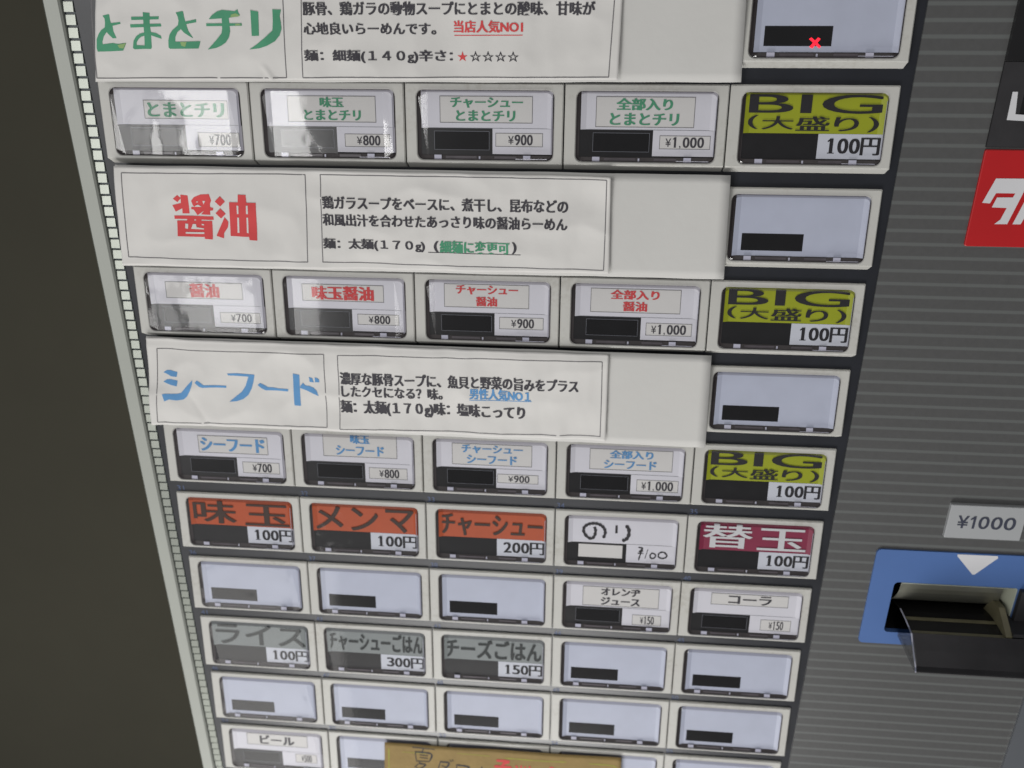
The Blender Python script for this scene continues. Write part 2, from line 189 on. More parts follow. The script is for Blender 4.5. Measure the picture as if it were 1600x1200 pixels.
M['blackframe'] = mat('screen_frame', srgb(46, 45, 47), 0.45, var=0.15, scale=150, bump=0.1)
M['blueplate'] = mat('plate_blue', srgb(74, 106, 162), 0.45, var=0.04, scale=50, bump=0.03)
M['yenplate'] = mat('yen_plate', srgb(158, 160, 162), 0.55, var=0.02)
M['navy'] = mat('ink_navy', srgb(50, 54, 70), 0.6, var=0.05)
M['metal'] = mat('chute_metal', srgb(186, 186, 172), 0.30, metal=0.85, var=0.10, scale=100)
M['cream'] = mat('chute_cream', srgb(196, 200, 180), 0.45, var=0.05, scale=60)
M['tray'] = mat('tray_black', srgb(60, 59, 61), 0.22, metal=0.75, var=0.2, scale=60)
M['ridge'] = mat('tray_ridge', srgb(112, 107, 84), 0.4, var=0.2, scale=150)
M['cheek'] = mat('tray_clear_edge', srgb(120, 126, 128), 0.25, var=0.1)
M['kraft'] = mat('kraft_paper', srgb(146, 123, 76), 0.85, var=0.09, scale=200, bump=0.25, bscale=700)
M['wall'] = mat('dark_wall', srgb(56, 54, 43), 0.9, var=0.10, scale=5, bump=0.2, bscale=900)
M['grime'] = mat('grime', srgb(132, 124, 104), 0.9, var=0.2, scale=400)

# striped panel: printed pinstripes on grey metal
def striped():
    mt = bpy.data.materials.new('pinstriped_metal'); mt.use_nodes = True
    nt = mt.node_tree; b = nt.nodes['Principled BSDF']
    b.inputs['Roughness'].default_value = 0.42
    b.inputs['Metallic'].default_value = 0.15
    geo = nt.nodes.new('ShaderNodeNewGeometry')
    sep = nt.nodes.new('ShaderNodeSeparateXYZ')
    nt.links.new(geo.outputs['Position'], sep.inputs[0])
    a = nt.nodes.new('ShaderNodeMath'); a.operation = 'SUBTRACT'; a.inputs[0].default_value = Z0 + 0.0003
    nt.links.new(sep.outputs['Z'], a.inputs[1])
    d = nt.nodes.new('ShaderNodeMath'); d.operation = 'DIVIDE'; d.inputs[1].default_value = 0.088 * S_
    nt.links.new(a.outputs[0], d.inputs[0])
    f = nt.nodes.new('ShaderNodeMath'); f.operation = 'FRACT'
    nt.links.new(d.outputs[0], f.inputs[0])
    p = nt.nodes.new('ShaderNodeMath'); p.operation = 'PINGPONG'; p.inputs[1].default_value = 0.5
    nt.links.new(f.outputs[0], p.inputs[0])
    mr = nt.nodes.new('ShaderNodeMapRange')
    mr.inputs['From Min'].default_value = 0.09; mr.inputs['From Max'].default_value = 0.16
    mr.inputs['To Min'].default_value = 1; mr.inputs['To Max'].default_value = 0
    nt.links.new(p.outputs[0], mr.inputs['Value'])
    n = nt.nodes.new('ShaderNodeTexNoise'); n.inputs['Scale'].default_value = 700; n.inputs['Detail'].default_value = 3
    nt.links.new(geo.outputs['Position'], n.inputs['Vector'])
    n2 = nt.nodes.new('ShaderNodeTexNoise'); n2.inputs['Scale'].default_value = 12; n2.inputs['Detail'].default_value = 4
    nt.links.new(geo.outputs['Position'], n2.inputs['Vector'])
    m1 = nt.nodes.new('ShaderNodeMix'); m1.data_type = 'RGBA'
    m1.inputs['A'].default_value = srgb(80, 80, 80); m1.inputs['B'].default_value = srgb(88, 88, 88)
    nt.links.new(n.outputs['Fac'], m1.inputs['Factor'])
    m2 = nt.nodes.new('ShaderNodeMix'); m2.data_type = 'RGBA'
    m2.inputs['B'].default_value = srgb(104, 107, 106)
    fm = nt.nodes.new('ShaderNodeMath'); fm.operation = 'MULTIPLY'
    mr2 = nt.nodes.new('ShaderNodeMapRange'); mr2.inputs['To Min'].default_value = 0.6; mr2.inputs['To Max'].default_value = 0.95
    nt.links.new(n2.outputs['Fac'], mr2.inputs['Value'])
    nt.links.new(mr.outputs[0], fm.inputs[0]); nt.links.new(mr2.outputs[0], fm.inputs[1])
    nt.links.new(fm.outputs[0], m2.inputs['Factor'])
    nt.links.new(m1.outputs['Result'], m2.inputs['A'])
    nt.links.new(m2.outputs['Result'], b.inputs['Base Color'])
    bp = nt.nodes.new('ShaderNodeBump'); bp.inputs['Strength'].default_value = 0.1; bp.inputs['Distance'].default_value = 0.0003
    nt.links.new(n.outputs['Fac'], bp.inputs['Height'])
    nt.links.new(bp.outputs['Normal'], b.inputs['Normal'])
    return mt
M['stripe'] = striped()

# clear acrylic: passes straight through, mirrors by Fresnel, slightly wavy
def clear(name, tint, ior, wav, scale, rgh=0.05):
    mt = bpy.data.materials.new(name); mt.use_nodes = True
    nt = mt.node_tree; nt.nodes.clear()
    out = nt.nodes.new('ShaderNodeOutputMaterial')
    tr = nt.nodes.new('ShaderNodeBsdfTransparent'); tr.inputs[0].default_value = tint
    gl = nt.nodes.new('ShaderNodeBsdfGlossy'); gl.inputs['Roughness'].default_value = rgh
    fr = nt.nodes.new('ShaderNodeFresnel'); fr.inputs['IOR'].default_value = ior
    mx = nt.nodes.new('ShaderNodeMixShader')
    geo = nt.nodes.new('ShaderNodeNewGeometry')
    n = nt.nodes.new('ShaderNodeTexNoise'); n.inputs['Scale'].default_value = scale; n.inputs['Detail'].default_value = 1.5
    nt.links.new(geo.outputs['Position'], n.inputs['Vector'])
    bp = nt.nodes.new('ShaderNodeBump'); bp.inputs['Strength'].default_value = wav; bp.inputs['Distance'].default_value = 0.001
    nt.links.new(n.outputs['Fac'], bp.inputs['Height'])
    for x in (gl, fr): nt.links.new(bp.outputs['Normal'], x.inputs['Normal'])
    io = nt.nodes.new('ShaderNodeMapRange')      # a thin pane mirrors alike from both sides
    io.inputs['To Min'].default_value = ior; io.inputs['To Max'].default_value = 1 / ior
    nt.links.new(geo.outputs['Backfacing'], io.inputs['Value']); nt.links.new(io.outputs[0], fr.inputs['IOR'])
    nt.links.new(fr.outputs[0], mx.inputs[0]); nt.links.new(tr.outputs[0], mx.inputs[1]); nt.links.new(gl.outputs[0], mx.inputs[2])
    nt.links.new(mx.outputs[0], out.inputs[0])
    return mt
M['clear'] = clear('clear_cover_plastic', (0.985, 0.985, 0.99, 1), 1.5, 0.10, 40, 0.05)
M['flank'] = clear('shade_tinted_flank', (0.62, 0.61, 0.63, 1), 1.5, 0.1, 60, 0.08)  # tint puts the dark rim and side shade into the clear acrylic
M['wavy'] = clear('wavy_cover_plastic', (0.98, 0.98, 0.985, 1), 1.58, 0.42, 85, 0.065)

M['smoke'] = clear('smoked_clear_plastic', (0.66, 0.68, 0.72, 1), 1.6, 0.05, 60)

def emit(name, col, s):
    mt = bpy.data.materials.new(name); mt.use_nodes = True
    b = mt.node_tree.nodes['Principled BSDF']
    b.inputs['Base Color'].default_value = col
    b.inputs['Emission Color'].default_value = col
    b.inputs['Emission Strength'].default_value = s
    return mt
M['led'] = emit('led_red', (1.0, 0.012, 0.03, 1), 1.5)

# ---------------------------------------------------------------- mesh helpers
class MB:
    def __init__(s): s.v = []; s.f = []
    def poly(s, pts):            # list of (u,v,z)
        n = len(s.v); s.v += [tuple(p) for p in pts]; s.f.append(tuple(range(n, n + len(pts))))
    def box(s, u0, v0, z0, u1, v1, z1):
        n = len(s.v)
        s.v += [(u0, v0, z0), (u1, v0, z0), (u1, v1, z0), (u0, v1, z0), (u0, v0, z1), (u1, v0, z1), (u1, v1, z1), (u0, v1, z1)]
        s.f += [(n, n+1, n+2, n+3), (n+7, n+6, n+5, n+4), (n+4, n+5, n+1, n), (n+5, n+6, n+2, n+1), (n+6, n+7, n+3, n+2), (n+7, n+4, n, n+3)]
    def loops(s, L, cap_first=False, cap_last=False):
        n = len(s.v); k = len(L[0])
        for lp in L: s.v += [tuple(p) for p in lp]
        for a in range(len(L) - 1):
            for i in range(k):
                j = (i + 1) % k
                s.f.append((n + a*k + i, n + (a+1)*k + i, n + (a+1)*k + j, n + a*k + j))
        if cap_first: s.f.append(tuple(n + i for i in range(k)))
        if cap_last: s.f.append(tuple(n + (len(L)-1)*k + i for i in reversed(range(k))))
    def rect(s, u0, v0, u1, v1, z): s.poly([(u0, v0, z), (u0, v1, z), (u1, v1, z), (u1, v0, z)])
    def frame(s, u0, v0, u1, v1, t, z):
        s.rect(u0, v0, u1, v0 + t, z); s.rect(u0, v1 - t, u1, v1, z)
        s.rect(u0, v0 + t, u0 + t, v1 - t, z); s.rect(u1 - t, v0 + t, u1, v1 - t, z)
    def build(s, name, mt, parent=None, org=(0, 0, 0), smooth=False, fn=None, label=None):
        me = bpy.data.meshes.new(name)
        V = []
        for (u, v, z) in s.v:
            if fn: u, v, z = fn(u, v, z)
            V.append(((u - org[0]) * S_, -(z - org[2]) * S_, -(v - org[1]) * S_))
        me.from_pydata(V, [], s.f)
        me.materials.append(M[mt] if isinstance(mt, str) else mt)
        if smooth:
            me.polygons.foreach_set('use_smooth', [True] * len(me.polygons))
        me.update()
        o = bpy.data.objects.new(name, me)
        COL.objects.link(o)
        if parent is None:
            o.location = W(*org)
        else:
            o.parent = parent
            po = parent.get('_org', (0, 0, 0))
            o.location = Vector(((org[0]-po[0]) * S_, -(org[2]-po[2]) * S_, -(org[1]-po[1]) * S_))
        o['_org'] = org
        if label: o['label'] = label
        return o

def empty(name, org, label, cat, group=None):
    o = bpy.data.objects.new(name, None)
    COL.objects.link(o); o.location = W(*org); o['_org'] = org
    o['label'] = label; o['category'] = cat
    if group: o['group'] = group
    return o

def rrect(u0, v0, u1, v1, r, zf, k=4):
    """rounded rectangle loop, 4*(k+1) points; zf(v) or a number"""
    pts = []
    for (cx, cy, a0) in ((u0 + r, v0 + r, math.pi), (u1 - r, v0 + r, 1.5 * math.pi), (u1 - r, v1 - r, 0), (u0 + r, v1 - r, .5 * math.pi)):
        for i in range(k + 1):
            a = a0 + i * .5 * math.pi / k
            u, v = cx + r * math.cos(a), cy + r * math.sin(a)
            pts.append((u, v, zf(v) if callable(zf) else zf))
    return pts

def stroke(mb, pts, w, z, taper=True):
    """a pen line of width w along pts"""
    n = len(pts)
    if n < 2: return
    # Catmull-Rom resample
    P_ = [Vector(p) for p in pts]
    out = []
    for i in range(n - 1):
        p0, p1, p2, p3 = P_[max(i-1, 0)], P_[i], P_[i+1], P_[min(i+2, n-1)]
        st = 5 if n > 2 else 1
        for t in range(st):
            t /= st
            out.append(.5 * ((2*p1) + (p2-p0)*t + (2*p0-5*p1+4*p2-p3)*t*t + (3*p1-p0-3*p2+p3)*t*t*t))
    out.append(P_[-1])
    L, R = [], []
    for i, p in enumerate(out):
        d = (out[min(i+1, len(out)-1)] - out[max(i-1, 0)])
        if d.length < 1e-9: d = Vector((1, 0))
        d.normalize(); nn = Vector((-d.y, d.x))
        ww = w * .5 * (1 + .22 * math.sin(i * 1.7 + p.x * 40))
        if taper and i in (0, len(out) - 1): ww *= .6
        L.append(p + nn * ww); R.append(p - nn * ww)
    for i in range(len(out) - 1):
        q = [L[i], L[i+1], R[i+1], R[i]]
        mb.poly([(x.x, x.y, z + i * 2e-5) for x in q])

def gridcut(mb, step):
    """cut large printed shapes into small faces so that they follow the creased sheet"""
    out = MB()
    for f in mb.f:
        bm = bmesh.new()
        bm.faces.new([bm.verts.new(mb.v[i]) for i in f])
        us = [mb.v[i][0] for i in f]; vs_ = [mb.v[i][1] for i in f]
        for ax, lo, hi in ((0, min(us), max(us)), (1, min(vs_), max(vs_))):
            k = math.floor(lo / step) + 1
            while k * step < hi:
                co = [0, 0, 0]; co[ax] = k * step; no = [0, 0, 0]; no[ax] = 1
                bmesh.ops.bisect_plane(bm, geom=bm.verts[:] + bm.edges[:] + bm.faces[:], plane_co=co, plane_no=no, dist=1e-6)
                k += 1
        bmesh.ops.triangulate(bm, faces=bm.faces[:])
        n = len(out.v); bm.verts.index_update()
        out.v += [tuple(v.co) for v in bm.verts]
        for fc in bm.faces: out.f.append(tuple(n + v.index for v in fc.verts))
        bm.free()
    return out

# ---- lettering: glyph outlines from the built-in font, turned into flat mesh
_cache = {}
def digits(mb, s, rc, z, bold=1.0, serif=False):
    """evenly spaced narrow figures"""
    u0, v0, u1, v1 = rc
    wd = [.5 if c in ',.' else 1.0 for c in s]; tot = sum(wd); x = u0
    for c, w in zip(s, wd):
        cw = (u1 - u0) * w / tot; h = v1 - v0
        if c == '1':
            write(mb, 'l', (x + cw*.40, v0, x + cw*.58, v1), z, bold)
            mb.poly([(x + cw*.40, v0, z), (x + cw*.16, v0 + h*.16, z), (x + cw*.16, v0 + h*.24, z), (x + cw*.44, v0 + h*.16, z)])
            if serif: mb.rect(x + cw*.20, v1 - h*.05, x + cw*.80, v1, z + .0001)
        elif c in ',.':
            write(mb, c, (x + cw*.15, v1 - h*.18, x + cw*.55, v1 + h*.10), z, 0)
        else:
            write(mb, c, (x + cw*.10, v0, x + cw*.92, v1), z, bold)
        x += cw

def glyphs(s, off=0.0):
    key = (s, off)
    if key in _cache: return _cache[key]
    cu = bpy.data.curves.new('t', 'FONT')
    cu.body = s; cu.size = 1; cu.resolution_u = 5 if len(s) < 6 else 3; cu.offset = off
    ob = bpy.data.objects.new('t', cu)
    me = ob.to_mesh()
    V = [(v.co.x, v.co.y) for v in me.vertices]
    F = [tuple(p.vertices) for p in me.polygons]
    ob.to_mesh_clear()
    bpy.data.objects.remove(ob); bpy.data.curves.remove(cu)
    xs = [v[0] for v in V]; ys = [v[1] for v in V]
    x0, x1, y0, y1 = min(xs), max(xs), min(ys), max(ys)
    V = [((x - x0) / (x1 - x0 + 1e-9), 1 - (y - y0) / (y1 - y0 + 1e-9)) for x, y in V]
    _cache[key] = (V, F)
    return _cache[key]

def write(mb, s, rc, z, bold=1.0, off=0.0, slant=0.0):
    """fill rectangle rc with text; bold thickens the upright strokes, as in the poster typeface"""
    V, F = glyphs(s, off)
    u0, v0, u1, v1 = rc
    dx = (v1 - v0) * 0.045 * bold
    n = 3 if bold > .6 else (2 if bold else 1)
    for k in range(n):
        sh = dx * (k / (n - 1) - .5) if n > 1 else 0
        b = len(mb.v)
        mb.v += [(u0 + x * (u1 - u0) + sh + slant * (.5 - y), v0 + y * (v1 - v0), z + k * 0.0004) for x, y in V]
        mb.f += [tuple(b + i for i in reversed(f)) for f in F]

# ================================================================ the ticket machine
HB = H + 0.04                       # a housing's foot, below its front edge
zf = lambda v: 0.02 + 0.055 * max(0, min(1, v / H))

wall = MB(); wall.poly([(-60, -50, -9), (-60, 38, -9), (60, 38, -9), (60, -50, -9)])
w_ = wall.build('wall', 'wall', org=(0, 0, -9)); w_['kind'] = 'structure'

mach = empty('ticket_machine', (2.5, 37.4, 0), 'grey meal ticket vending machine covered in rows of clear-fronted menu buttons', 'vending machine')

b = MB(); b.loops([[(-.245, -1.6, .028), (7.6, -1.6, .028), (7.6, 12, .028), (-.245, 12, .028)],
                   [(-.245, -1.6, -8.6), (7.6, -1.6, -8.6), (7.6, 12, -8.6), (-.245, 12, -8.6)]], cap_last=True)
b.build('cabinet_body', 'cabinet', mach)
b = MB(); b.rect(-.06, -1.6, 5.065, 12, 0)
b.build('front_panel', 'panel', mach)

# right-hand pinstriped panel, with a hole where the note slot sits
SU0, SV0, SU1, SV1 = 5.59, 4.195, 6.50, 4.675
b = MB(); zz = .012
A0, A1, B0, B1 = 5.065, 7.6, -1.6, 12
b.rect(A0, B0, A1, SV0, zz); b.rect(A0, SV1, A1, B1, zz); b.rect(A0, SV0, SU0, SV1, zz); b.rect(SU1, SV0, A1, SV1, zz)
b.poly([(A0, B0, 0), (A0, B1, 0), (A0, B1, zz), (A0, B0, zz)])
b.build('striped_panel', 'stripe', mach)

# left edge of the cabinet
def prof(name, pts, mt, v0=-1.6, v1=12, smooth=False):
    b = MB()
    for i in range(len(pts) - 1):
        (a, za), (c, zc) = pts[i], pts[i+1]
        b.poly([(a, v0, za), (a, v1, za), (c, v1, zc), (c, v0, zc)])
    return b.build(name, mt, mach, smooth=smooth)
prof('cabinet_edge', [(-.247, -.3), (-.247, .018), (-.238, .03), (-.145, .034), (-.135, .02), (-.135, -.01)], 'edge')
prof('edge_channel', [(-.135, -.004), (-.06, -.004), (-.06, .002)], 'rung')
pitch = .0755
cm = None
for i in range(98):
    v0 = -.30 + i * pitch
    if cm is None:
        b = MB(); o_ = 0
        b.loops([[(-.131, 0, -.002), (-.064, 0, -.002), (-.064, pitch*.83, -.002), (-.131, pitch*.83, -.002)],
                 [(-.127, .002, .004), (-.066, .002, .003), (-.066, pitch*.83-.002, .011), (-.127, pitch*.83-.002, .012)]], cap_last=True)
        c0 = b.build('strip_cell', 'cell', mach, org=(0, v0, 0)); 
        cm = c0.data; po = mach['_org']
        cm.transform(Matrix.Translation((0, 0, v0 * S_))) if False else None
        # mesh was authored at v=0: re-centre on its own origin
        for vert in cm.vertices: vert.co.z -= v0 * S_
        continue
    c = bpy.data.objects.new('strip_cell', cm); COL.objects.link(c); c.parent = mach
    c.location = c0.location + Vector((0, 0, -(v0 + .30) * S_)); c['_org'] = (0, v0, 0)

# ---------------------------------------------------------------- housings
def housing_mb():
    b = MB()
    e = .0045
    def sh(z): return z
    L = [rrect(e, 0.0, 1 - e, HB, .006, 0.0),
         rrect(e, 0.0, 1 - e, H, .006, lambda v: zf(v) - .007),
         rrect(e + .007, .007, 1 - e - .007, H - .007, .008, zf),
         rrect(.070, .036, .942, .466, .044, zf),
         rrect(.076, .042, .936, .460, .040, lambda v: zf(v) - .006)]
    b.loops(L, cap_last=False)
    return b
hm = housing_mb().build('button', 'housing', mach).data
bpy.data.objects.remove([o for o in COL.objects if o.name == 'button'][0])
hm.polygons.foreach_set('use_smooth', [False] * len(hm.polygons))
wellm = None

zc = lambda v: zf(v) - .0165        # the plane the paper cards lie in
tilt = lambda u, v, z: (u, v, z + zc(v))

def cover_mb(seed):
    b = MB()
    # flat face, lightly bowed sideways
    n = 14
    for i in range(n):
        a0, a1 = .088 + .837 * i / n, .088 + .837 * (i + 1) / n
        f = lambda a: .016 + .0024 * (1 - ((a - .5065) / .4185) ** 2)
        ins = lambda a: .034 - math.sqrt(max(0, .034**2 - max(0, .034 - min(a - .088, .925 - a))**2))
        p0, p1 = ins(a0), ins(a1)
        b.poly([(a0, .054 + p0, zf(.054) + f(a0)), (a0, .449 - p0, zf(.449) + f(a0)), (a1, .449 - p1, zf(.449) + f(a1)), (a1, .054 + p1, zf(.054) + f(a1))])
    return b

def flank_mb():
    b = MB()
    b.loops([rrect(.079, .045, .934, .458, .038, lambda v: zf(v) - .012),
             rrect(.080, .046, .933, .457, .038, lambda v: zf(v) + .010),
             rrect(.088, .054, .925, .449, .034, lambda v: zf(v) + .016)])
    return b

def glint_mb():  # thin pale strips: a painted highlight at the cover's right and foot
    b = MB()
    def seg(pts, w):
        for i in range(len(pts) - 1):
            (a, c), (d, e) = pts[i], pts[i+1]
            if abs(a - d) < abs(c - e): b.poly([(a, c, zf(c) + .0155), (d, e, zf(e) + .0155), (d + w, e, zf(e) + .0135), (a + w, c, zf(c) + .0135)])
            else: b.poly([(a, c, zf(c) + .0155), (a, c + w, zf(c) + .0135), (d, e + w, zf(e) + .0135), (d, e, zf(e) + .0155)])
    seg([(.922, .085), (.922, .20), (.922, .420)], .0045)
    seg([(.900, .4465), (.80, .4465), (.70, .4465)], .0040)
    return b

def shade_wall_mb():  # sloping inner wall, widest at left where the dark margin is painted
    b = MB()
    b.loops([rrect(.0762, .0422, .9358, .4598, .040, lambda v: zf(v) - .0065),
             rrect(.106, .047, .930, .432, .012, lambda v: zc(v) - .004)])
    return b

def curved_card(u0, v0, u1, v1, lw=.045, rise=.013):
    def f():
        b = MB(); n = 24; A = []
        for i in range(n + 1):
            u = u0 + (u1 - u0) * i / n
            e = max(0, 1 - (u - u0) / lw) if lw else 0
            e2 = max(0, 1 - (u1 - u) / lw) if lw else 0
            A.append((u, rise * (e * e + e2 * e2)))
        for i in range(n):
            (a, za), (c, zd) = A[i], A[i+1]
            b.poly([(a, v0, za), (a, v1, za), (c, v1, zd), (c, v0, zd)])
        return b
    return f

cover_mesh = {}
def mesh_obj(name, me, parent, org):
    o = bpy.data.objects.new(name, me); COL.objects.link(o); o.parent = parent
    po = parent['_org']; o.location = Vector(((org[0]-po[0]) * S_, -(org[2]-po[2]) * S_, -(org[1]-po[1]) * S_)); o['_org'] = org
    return o

def shared(key, maker, name, mt, parent, org, smooth=False, fn=None):
    if key not in cover_mesh:
        o = maker().build(name, mt, parent, org=(0, 0, 0), smooth=smooth, fn=fn)
        me = o.data; bpy.data.objects.remove(o); cover_mesh[key] = me
    return mesh_obj(name, cover_mesh[key], parent, org)

def mk_box(*a):
    def f():
        b = MB(); b.box(*a); return b
    return f

def mk_well():
    b = MB(); b.poly(rrect(.090, .044, .932, .445, .030, .0012)); return b

def card_rect(name, mt, parent, org, u0, v0, u1, v1, z0=-.0025, z1=0.0, curve=False):
    mk = curved_card(u0, v0, u1, v1) if curve else mk_box(u0, v0, z0, u1, v1, z1)
    return shared((name, mt, u0, v0, u1, v1, z1), mk, name, mt, parent, org, smooth=curve, fn=tilt)

def piece(mb, name, mt, parent, org):
    return mb.build(name, mt, parent, org=(org[0], org[1], 0), fn=lambda u, v, z: (u + org[0], v + org[1], z + zc(v)))

def button(c, rw, kind, **k):
    org = (c, rw * P, 0)
    o = mesh_obj('button', hm, mach, org)
    if k.get('label'): o['label'] = k['label']
    shared('well', mk_well, 'well_floor', 'well', o, org)
    shared('shade_wall', shade_wall_mb, 'window_shade_wall', 'shade_wall', o, org)
    if kind == 'blank':
        card_rect('blank_card', 'card', o, org, .104, .046, .930, .430, curve=True)
        card_rect('display', 'display', o, org, .160, .288, .549, .397, 0, .0008)
        if k.get('led'):
            b = MB()
            for p in T['x']: b.poly([(u, v, zc(v - org[1]) + .002) for u, v in p])
            b.build('led_cross', 'led', o)
    elif kind == 'name':
        card_rect('name_card', 'label', o, org, .104, .046, .930, .268, curve=True)
        card_rect('price_card', 'label', o, org, .553, .270, .930, .424, 0, .0008)
        card_rect('display_surround', 'display2', o, org, .090, .269, .553, .432)
        card_rect('display', 'display', o, org, .185, .290, .530, .398, 0, .0008)
        b = MB(); b.frame(.182, .287, .533, .401, .0022, .0012); b.rect(.104, .2675, .930, .2695, .0011)
        piece(b, 'printed_line', 'dispedge', o, org)
        nb, pb = k['nb'], k['pb']
        b = MB(); b.rect(*nb, .0009); b.rect(*pb, .0014); piece(b, 'printed_box', 'labelbox', o, org)
        b = MB(); b.frame(*nb, .0035, .0018); b.frame(*pb, .0035, .0018); piece(b, 'box_outline', 'line', o, org)
        b = MB()
        w, h = nb[2] - nb[0], nb[3] - nb[1]
        for (s, x0, y0, x1, y1, bo) in k['txt']:
            write(b, s, (nb[0] + x0*w, nb[1] + y0*h, nb[0] + x1*w, nb[1] + y1*h), .0022, bo * 2.0, off=.008)
        piece(b, 'name_lettering', k['ink'], o, org)
        b = MB(); w, h = pb[2] - pb[0], pb[3] - pb[1]
        ps = k['price']
        if len(ps) > 3: x0, x1 = .12, .88
        elif k.get('small'): x0, x1 = .28, .76
        else: x0, x1 = .27, .79
        yw = (x1 - x0) * (.14 if len(ps) > 3 else .22)
        write(b, '¥', (pb[0] + x0*w, pb[1] + .22*h, pb[0] + (x0 + yw)*w, pb[1] + .82*h), .0022, .6)
        digits(b, ps, (pb[0] + (x0 + yw*1.12)*w, pb[1] + .12*h, pb[0] + x1*w, pb[1] + .88*h), .0022, .9 if k.get('small') else 1.8)
        piece(b, 'price_lettering', 'ink', o, org)
    elif kind == 'colour':
        card_rect('name_card', k['bg'], o, org, .098, .044, .932, .279, curve=True)
        card_rect('price_card', 'price', o, org, .552, .280, .932, .426, 0, .0008)
        card_rect('display', 'display2', o, org, .086, .280, .552, .430)
        b = MB()
        for (s, x0, y0, x1, y1, bo) in k['txt']:
            f_ = lambda y: .050 + (y - .050) * .93
            write(b, s, (x0, f_(y0), x1, f_(y1)), .0040, bo * 1.3, off=k.get('off', 0.006))
        piece(b, 'name_lettering', k['ink'], o, org)
        b = MB()
        digits(b, k['price'], (.600, .306, .806, .394), .0022, 2.2, serif=True)
        write(b, '円', (.812, .300, .920, .402), .0022, 1.8)
        piece(b, 'price_lettering', 'inkdark', o, org)
    elif kind == 'nori':
        card_rect('name_card', 'label', o, org, .104, .046, .930, .270, curve=True)
        card_rect('price_card', 'label', o, org, .553, .272, .930, .426, 0, .0008)
        card_rect('display', 'display2', o, org, .090, .270, .553, .434)
        card_rect('paper_patch', 'labelbox', o, org, .186, .286, .523, .396, 0, .0008)
        b = MB()
        for s in S['no']: stroke(b, s, .022, .0020)
        for s in S['ri']: stroke(b, s, .026, .0020)
        for s in S['hund']: stroke(b, s, .011, .0025)
        b.build('name_lettering', 'pen', o, fn=lambda u, v, z: (u, v, z + zc(v - org[1])))
        b = MB(); b.rect(.553, .2700, .930, .2718, .0014); piece(b, 'printed_line', 'line', o, org)
    # clips and dark slots along the window's lower wall
    for cu_ in (.186, .752):
        card_rect('retaining_clip', 'clip', o, org, cu_ - .004, .431, cu_ + .042, .458, .003, .0105)
    card_rect('clip_slot', 'slot', o, org, .255, .437, .452, .453, .002, .0068)
    card_rect('clip_slot', 'slot', o, org, .565, .437, .705, .453, .002, .0068)
    card_rect('clip_slot', 'clip', o, org, .466, .438, .476, .456, .002, .0080)
    wavy = k.get('wavy', False)
    shared(('cover', wavy), lambda: cover_mb(1), 'clear_cover', 'wavy' if wavy else 'clear', o, org)
    shared('edge', glint_mb, 'cover_edge_glint', 'edge_glint', o, org)
    shared('flank', flank_mb, 'cover_flank', 'flank', o, org)
    return o

two = lambda a, ax0, ax1, b_, bx0, bx1: [(a, ax0, .05, ax1, .44, 1.2), (b_, bx0, .53, bx1, .93, 1.2)]
G, Rd, Bl = 'green', 'red', 'blue'
def nm(r, c, txt, ink, price, label, **k):
    button(c, r, 'name', nb=NB[(r, c)], pb=PB[(r, c)], txt=txt, ink=ink, price=price, label=label, **k)
CH, ZEN, AJ = 'チャーシュー', '全部入り', '味玉'
TC, SHO, SF = 'とまとチリ', '醤油', 'シーフード'
nm(1, 0, [(TC, .05, .12, .95, .90, 1.3)], G, '700', 'button with green tomato chili lettering, 700 yen', wavy=True)
nm(1, 1, two(AJ, .375, .635, TC, .19, .825), G, '800', 'button with green lettering, 800 yen', wavy=True)
nm(1, 2, two(CH, .12, .89, TC, .18, .81), G, '900', 'button with green lettering, 900 yen')
nm(1, 3, two(ZEN, .21, .77, TC, .15, .84), G, '1,000', 'button with green lettering, 1,000 yen')
nm(3, 0, [(SHO, .32, .08, .69, .92, 1.2)], Rd, '700', 'button with red soy lettering, 700 yen', wavy=True)
nm(3, 1, [(AJ + SHO, .13, .10, .87, .92, 1.3)], Rd, '800', 'button with red lettering, 800 yen')
nm(3, 2, two(CH, .145, .865, SHO, .38, .62), Rd, '900', 'button with red lettering, 900 yen')
nm(3, 3, two(ZEN, .225, .757, SHO, .366, .627), Rd, '1,000', 'button with red lettering, 1,000 yen')
nm(5, 0, [(SF, .04, .12, .95, .90, 1.3)], Bl, '700', 'button with blue seafood lettering, 700 yen')
nm(5, 1, two(AJ, .38, .63, SF, .18, .82), Bl, '800', 'button with blue lettering, 800 yen', wavy=True)
nm(5, 2, two(CH, .125, .88, SF, .19, .81), Bl, '900', 'button with blue lettering, 900 yen')
nm(5, 3, two(ZEN, .245, .76, SF, .18, .805), Bl, '1,000', 'button with blue lettering, 1,000 yen')
nm(7, 3, two('オレンヂ', .245, .75, 'ジュース', .245, .75), 'ink', '150', 'orange juice button, 150 yen', small=True)
nm(7, 4, [('コーラ', .23, .12, .78, .88, 1.1)], 'ink', '150', 'cola button, 150 yen', small=True)
nm(10, 0, [('ビール', .22, .12, .78, .88, 1.1)], 'ink', '500', 'beer button, 500 yen', small=True)
for r in (1, 3, 5):
    button(4, r, 'colour', bg='yellow', ink='inkdark', price='100', off=0.0, label='large serving button with yellow card, 100 yen',
           txt=[('BIG', .116, .054, .908, .170, 1.7), ('(', .122, .183, .182, .270, .8), ('大', .207, .189, .394, .272, 1.0), ('盛', .412, .189, .606, .279, 1.6), ('り', .640, .192, .778, .279, 1.6), (')', .835, .189, .898, .284, .8)])
lab = 'topping button with orange card, '
button(0, 6, 'colour', bg='orange', ink='orangeink', price='100', label=lab + 'two kanji, 100 yen', txt=[('味', .115, .072, .470, .280, .8), ('玉', .545, .085, .900, .285, .8)], wavy=False)
